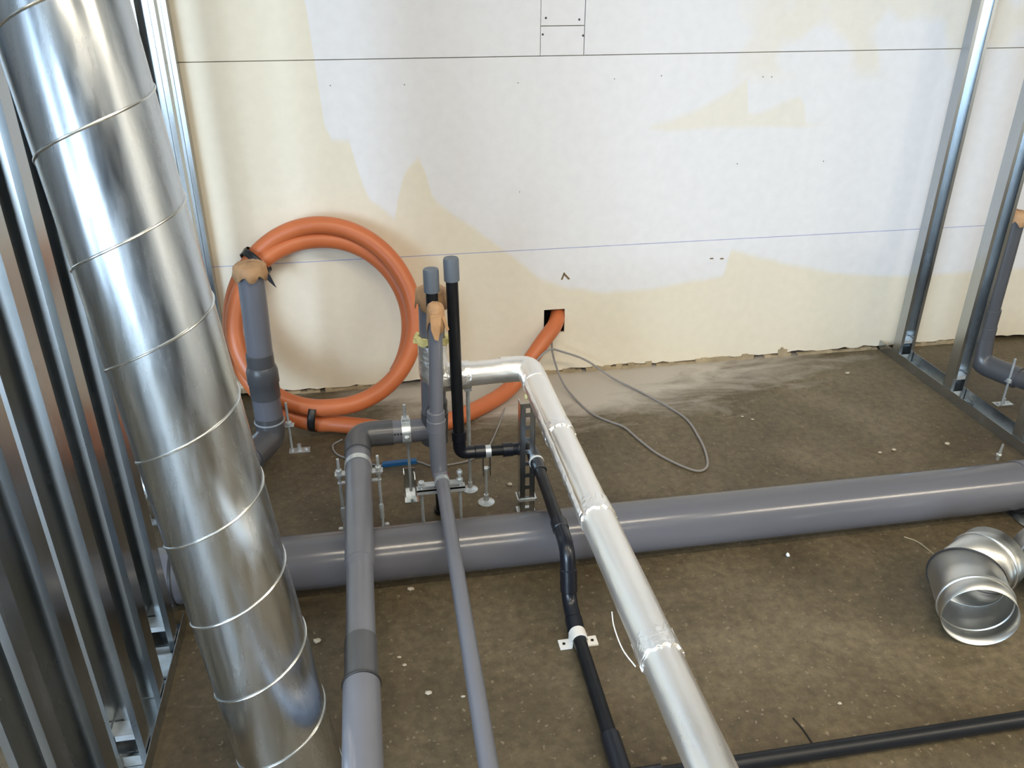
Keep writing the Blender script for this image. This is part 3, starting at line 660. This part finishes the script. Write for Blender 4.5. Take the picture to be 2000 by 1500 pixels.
# stand by the stack elbow
s6 = thing('pipe_stand', 'small zinc pipe stand between grey stack elbow and orange coil', 'pipe stand', (-0.318, -0.437, 0), 'zinc pipe stands')
foot_plate(-.305, -.437, .07, .03, s6); rod_mb(-.330, -.437, .004, .190).build('rod', 'bolt', s6); nut_mb(-.330, -.437, .112, .012, .010).build('nut', 'bolt', s6)
m = MB(); m.box((-.362, -.448, .102), (-.312, -.426, .106)); m.build('ear', 'bolt', s6, smooth=False)
# stand left of the duct
s7 = thing('pipe_stand', 'zinc pipe stand seen between left stud and spiral duct', 'pipe stand', (-0.725, -0.735, 0), 'zinc pipe stands')
foot_plate(-.725, -.785, .055, .03, s7); rod_mb(-.728, -.785, .004, .16).build('rod', 'bolt', s7); rod_mb(-.70, -.69, .004, .15).build('rod', 'bolt', s7)
MB().band((-.725, -.71, .091), (1, -.05, 0), .041, .044, .024, n=24).build('strap', 'bolt', s7); nut_mb(-.728, -.785, .10, .012, .012).build('nut', 'bolt', s7)
m = MB(); m.box((-.74, -.797, .092), (-.715, -.745, .096)); m.build('ear', 'bolt', s7, smooth=False)
# stand of right bent pipe
s8 = thing('pipe_stand', 'zinc pipe stand under the grey bent pipe behind right studs', 'pipe stand', (2.31, -0.54, 0), 'zinc pipe stands')
foot_plate(2.312, -.548, .07, .03, s8); rod_mb(2.292, -.565, .004, .20).build('rod', 'bolt', s8); nut_mb(2.292, -.565, .112, .010, .012).build('nut', 'bolt', s8)
MB().band((2.318, -.529, .1155), (.48, -.87, 0), .035, .0375, .022, n=24).build('strap', 'bolt', s8)
m = MB(); m.box((2.284, -.575, .104), (2.345, -.553, .108)); m.build('ear', 'bolt', s8, smooth=False)
# loose anchor bolt by the third right stud
bt = MB(); bt.prof((2.02, -.90, .0), (2.03, -.895, .06), [(0, .005), (.03, .005), (.05, .004), (.06, .003)], n=10); bt.add(nut_mb(2.0215, -.8993, .02).v, nut_mb(0, 0, 0).f)
tag(bt.build('anchor_bolt', 'bolt'), 'small zinc anchor bolt standing in the floor beside right track', 'bolt')
# perforated channel post
po = thing('slotted_channel_post', 'grey slotted steel channel post propping the foil pipe', 'post', (0.401, -0.915, 0))
px, py, wd, H_ = 0.397, -0.915, .042, .384; m = MB(); t = .002
for s in (-1, 1):
    m.box((px + s * wd / 2 - t / 2, py - .020, .001), (px + s * wd / 2 + t / 2, py + .018, H_))
    a = px + s * wd / 2; c = px + s * .0065; m.box((min(a, c), py - .020, .001), (max(a, c), py - .020 + t, H_))
z = .012
while z < H_ - .015:
    m.box((px - .0067, py - .020, z), (px + .0067, py - .018, z + .013)); z += .041
m.box((px - .0067, py - .020, H_ - .014), (px + .0067, py - .018, H_))
m.build('channel', 'zinc', po, smooth=False)
m = MB(); m.box((px - .029, py - .024, .052), (px + .029, py - .020, .060)); m.box((px - .029, py - .024, .054), (px - .025, py + .022, .058)); m.box((px + .025, py - .024, .054), (px + .029, py + .022, .058)); m.build('clip', 'bolt', po, smooth=False)
m = MB(); m.box((px - .028, py - .024, .0004), (px + .028, py + .024, .0035)); m.build('base_plate', 'zinc', po, smooth=False)

# ================================================================== ORANGE HOSE
hs = thing('orange_hose', 'coil of thick orange hose leaning on wall, tail entering the square hole', 'hose', (-0.19, -0.2, 0))
c0 = V((-0.192, -0.190, 0.358)); up_ = V((0, .40, .917)); nn = V((0, -.917, .40)); ux = V((1, 0, 0)); HR = .0305
def cp(a, R, dv, dn): return c0 + ux * (R * math.sin(a)) + up_ * (R * 1.065 * math.cos(a) + dv) + nn * dn
# clockwise seen from the camera: a = 0 top, grows to the right; (angle, radius, shift up, shift out)
keys = [(PI, .322, -.008, .000), (3 * PI / 2, .319, 0, -.022), (2 * PI, .320, .006, .020), (5 * PI / 2, .319, 0, .004), (3 * PI, .276, .004, .030), (7 * PI / 2, .303, 0, .034), (4 * PI, .282, .0, -.012), (4 * PI + 1.45, .300, 0, -.050), (4 * PI + 2.3, .300, 0, -.052)]
def samp(t):
    for i in range(len(keys) - 1):
        if keys[i][0] <= t <= keys[i + 1][0] + 1e-6:
            f = (t - keys[i][0]) / (keys[i + 1][0] - keys[i][0]); f = f * f * (3 - 2 * f) * .5 + f * .5
            return [keys[i][k] * (1 - f) + keys[i + 1][k] * f for k in (1, 2, 3)]
loops = []; t = PI
while t < keys[-1][0]:
    loops.append(cp(t, *samp(t))); t += .12
tail = [(0.716, 0.070, .262), (0.700, 0.022, .243), (0.674, -0.030, .221), (0.621, -0.074, .180), (0.564, -0.112, .121), (0.506, -0.152, .062), (0.440, -0.205, .033), (0.326, -0.303, .031), (0.204, -0.379, .031), (0.10, -0.405, .031), (0.0, -0.395, .031), (-0.09, -0.362, .032)]
MB().tube(spline([V(p) for p in tail] + loops, 3), HR, n=22).build('hose', 'orange', hs)
def wrap(a, R_, dv, dn, wid, rr0, rr1, name='tape_band', off=0.0):
    """vinyl tape wound round the bundle at angle a; oval section"""
    c = cp(a, R_, dv, dn); tan = (cp(a + .02, R_, dv, dn) - cp(a - .02, R_, dv, dn)).normalized(); rad = (c - c0).normalized(); nor = tan.cross(rad).normalized()
    m = MB(); n = 28; vs = []
    for s in (-.5, -.18, .2, .5):
        for i in range(n):
            q = 2 * PI * i / n; sk = .012 * math.sin(q) * off
            vs.append(c + tan * (s * wid + sk) + rad * math.cos(q) * rr0 * (1 + .03 * random.uniform(-1, 1)) + nor * math.sin(q) * rr1)
    fs = [(k * n + i, k * n + (i + 1) % n, (k + 1) * n + (i + 1) % n, (k + 1) * n + i) for k in range(3) for i in range(n)]
    o = m.add(vs, fs).build(name, 'blacktape', hs, angle=60); o.modifiers.new('thick', 'SOLIDIFY').thickness = .0015; return o
wrap(-.80, .302, .003, .012, .026, .058, .050, off=1); wrap(-.75, .302, .003, .012, .012, .057, .051, off=-1)
m = MB(); c = cp(-.80, .256, -.01, .045); m.add([c + V((-.016, 0, .015)), c + V((.014, 0, .012)), c + V((.034, -.004, -.046)), c + V((.012, -.003, -.022))], [(0, 1, 2, 3)])
o = m.build('tape_tail', 'blacktape', hs, smooth=False); o.modifiers.new('thick', 'SOLIDIFY').thickness = .0012
wrap(PI + .20, .300, -.002, .016, .026, .058, .050, off=.6)

# ================================================================== CABLES
z = .0042
cb = MB().tube(spline([(0.668, -0.012, .185), (0.672, -0.04, .10), (0.69, -0.15, .03), (0.727, -0.28, z), (0.756, -0.37, z), (0.800, -0.43, z), (0.841, -0.481, z), (0.868, -0.58, z), (0.906, -0.686, z), (0.980, -0.790, z), (1.030, -0.785, z),
                     (1.060, -0.712, z), (1.078, -0.60, z), (1.078, -0.44, z), (0.994, -0.245, z), (0.90, -.12, .02), (0.80, -0.075, .085), (0.70, -0.085, .135), (0.64, -0.118, .165), (0.59, -0.155, .150), (0.555, -0.165, .10), (0.545, -0.12, .03), (0.53, -0.06, .004)], 7), .0042, n=8)
tag(cb.build('grey_cable', 'cable'), 'grey cable looped on the floor below the square wall hole', 'cable')
c2 = thing('thin_grey_cable', 'thin pale cable on the floor under the pipes with a blue tape flag', 'cable', (0.1, -0.6, 0))
MB().tube(spline([(p[0], p[1], .0034) for p in ((0.440, -0.262), (0.377, -0.437), (0.328, -0.546), (0.27, -0.598), (0.214, -0.616), (0.136, -0.618), (0.08, -0.580), (-0.031, -0.583), (-0.107, -0.544), (-0.175, -0.492), (-0.193, -0.428), (-0.162, -0.391))], 7), .0030, n=8).build('cable', 'cable', c2)
m = MB(); m.box((-0.028, -.592, .0004), (0.086, -.574, .012), rot=Matrix.Rotation(.03, 3, 'Z'), piv=(0.02, -.58, 0)); m.build('blue_tape_flag', 'blue', c2, smooth=False)['label'] = 'blue tape wrapped on the cable'

# ================================================================== DUCT ELBOWS
def elbow(name, label, P0, dir0, bend, r, L0, L1, end_only=False):
    """two-gore pressed bend: open spigot, bead, mitred seam, bead, open spigot"""
    root = thing(name, label, 'duct fitting', (P0[0], P0[1], 0), None)
    d0 = V((math.cos(dir0), math.sin(dir0), 0)); d1 = V((math.cos(dir0 + bend), math.sin(dir0 + bend), 0)); P0 = V(P0); P1 = P0 + d0 * L0; P2 = P1 + d1 * L1
    bis = (d0 + d1).normalized(); side = V((0, 0, 1)); n = 56
    def ring(c, d, rr):
        q = d.cross(side); return [c + (side * math.cos(a) + q * math.sin(a)) * rr for a in [2 * PI * i / n for i in range(n)]]
    def mitre(d, rr):   # ring of a cylinder along d cut by the bisector plane at P1
        return [p + d * (-(p - P1).dot(bis) / d.dot(bis)) for p in ring(P1, d, rr)]
    def skin(name, rings, mat_):
        m = MB(); vs = [p for rg in rings for p in rg]; k = len(rings)
        m.add(vs, [(a * n + i, a * n + (i + 1) % n, (a + 1) * n + (i + 1) % n, (a + 1) * n + i) for a in range(k - 1) for i in range(n)])
        o = m.build(name, mat_, root, angle=28); s_ = o.modifiers.new('thick', 'SOLIDIFY'); s_.thickness = .0015; s_.offset = -1; return o
    def bead(c, d, rr):
        out = []
        for t_, q in ((-.0055, 0), (-.004, .0028), (0, .0040), (.004, .0028), (.0055, 0)): out.append(ring(c + d * t_, d, rr + q))
        return out
    skin('spigot', [ring(P0, d0, r), ring(P0 + d0 * .038, d0, r)] + bead(P0 + d0 * .050, d0, r) + [ring(P0 + d0 * .062, d0, r), mitre(d0, r)], 'fitting')
    skin('spigot', [mitre(d1, r * .985), ring(P2 - d1 * .062, d1, r * .985)] + bead(P2 - d1 * .050, d1, r * .985) + [ring(P2 - d1 * .038, d1, r * .985), ring(P2, d1, r * .985)], 'fitting')
    sm = [V(p) + (V(p) - P1).normalized() * .0012 for p in mitre(d0, r)]
    MB().tube(sm, .0020, n=8, closed=True).build('gore_seam', 'ringdark', root)
    return root
elbow('duct_elbow', 'round galvanised duct elbow lying open toward the camera', (1.372, -1.655, .0905), math.radians(66), math.radians(-38), .0865, .150, .140)
elbow('duct_elbow', 'galvanised duct elbow cut by the right picture edge, behind the open one', (1.735, -1.70, .0905), math.radians(112), math.radians(-40), .0865, .14, .14)

# ================================================================== SMALL DEBRIS
CH = [((1.086, -1.256), .0075, 'white round plaster crumb on the floor just before the large pipe'),
      ((0.028, -1.215), .011, 'pale plaster crumb close to the large pipe between the grey drains'),
      ((0.046, -1.577), .010, 'pale plaster flake midway between the two grey drains'),
      ((-0.005, -1.482), .006, 'small crumb of a pair beside the thick drain, nearer camera'),
      ((-0.016, -1.455), .006, 'small crumb of a pair beside the thick drain, nearer the wall'),
      ((1.918, -0.779), .010, 'pale crumb beside the right floor track near the third stud'),
      ((1.710, -0.785), .010, 'left one of two pale crumbs behind the large pipe on right'),
      ((1.654, -0.792), .008, 'pale crumb farthest from the right track behind the large pipe'),
      ((1.868, -0.206), .011, 'pale crumb near the wall foot by the right track'),
      ((1.323, -0.500), .007, 'right crumb of a close pair in the middle of bare floor'),
      ((1.294, -0.475), .007, 'left crumb of a close pair in the middle of bare floor'),
      ((0.371, -0.769), .011, 'pale crumb behind the slotted post by the black elbow'),
      ((-0.213, -1.369), .012, 'chalky crumb between spiral duct and the thick drain'),
      ((0.122, -1.60), .006, 'small crumb beside the thin grey pipe'),
      ((0.961, -1.765), .006, 'small pale crumb near the black pipe on the floor')]
for (x, y), r, lab in CH:
    sq = (1, .7, .45) if 'white round' not in lab else (1, 1, 1)
    tag(MB().rock((x, y, r * sq[2] * .9), r, sq).build('plaster_crumb', 'white' if 'white round' in lab else 'chip', smooth=False), lab, 'crumb', 'plaster crumbs on the floor')
tag(MB().tube(spline([(0.838, -1.785, .0018), (0.845, -1.82, .0022), (0.848, -1.866, .0018)], 4), .0016, n=6).build('wire_scrap', 'blacktape'), 'thin dark wire scrap on the floor touching the black pipe', 'wire')
tag(MB().tube(spline([(1.463, -1.232, .0018), (1.487, -1.262, .003), (1.500, -1.32, .0016)], 4), .0022, n=6).build('straw_sliver', 'straw'), 'pale straw-like sliver on floor beside the duct elbow', 'sliver')
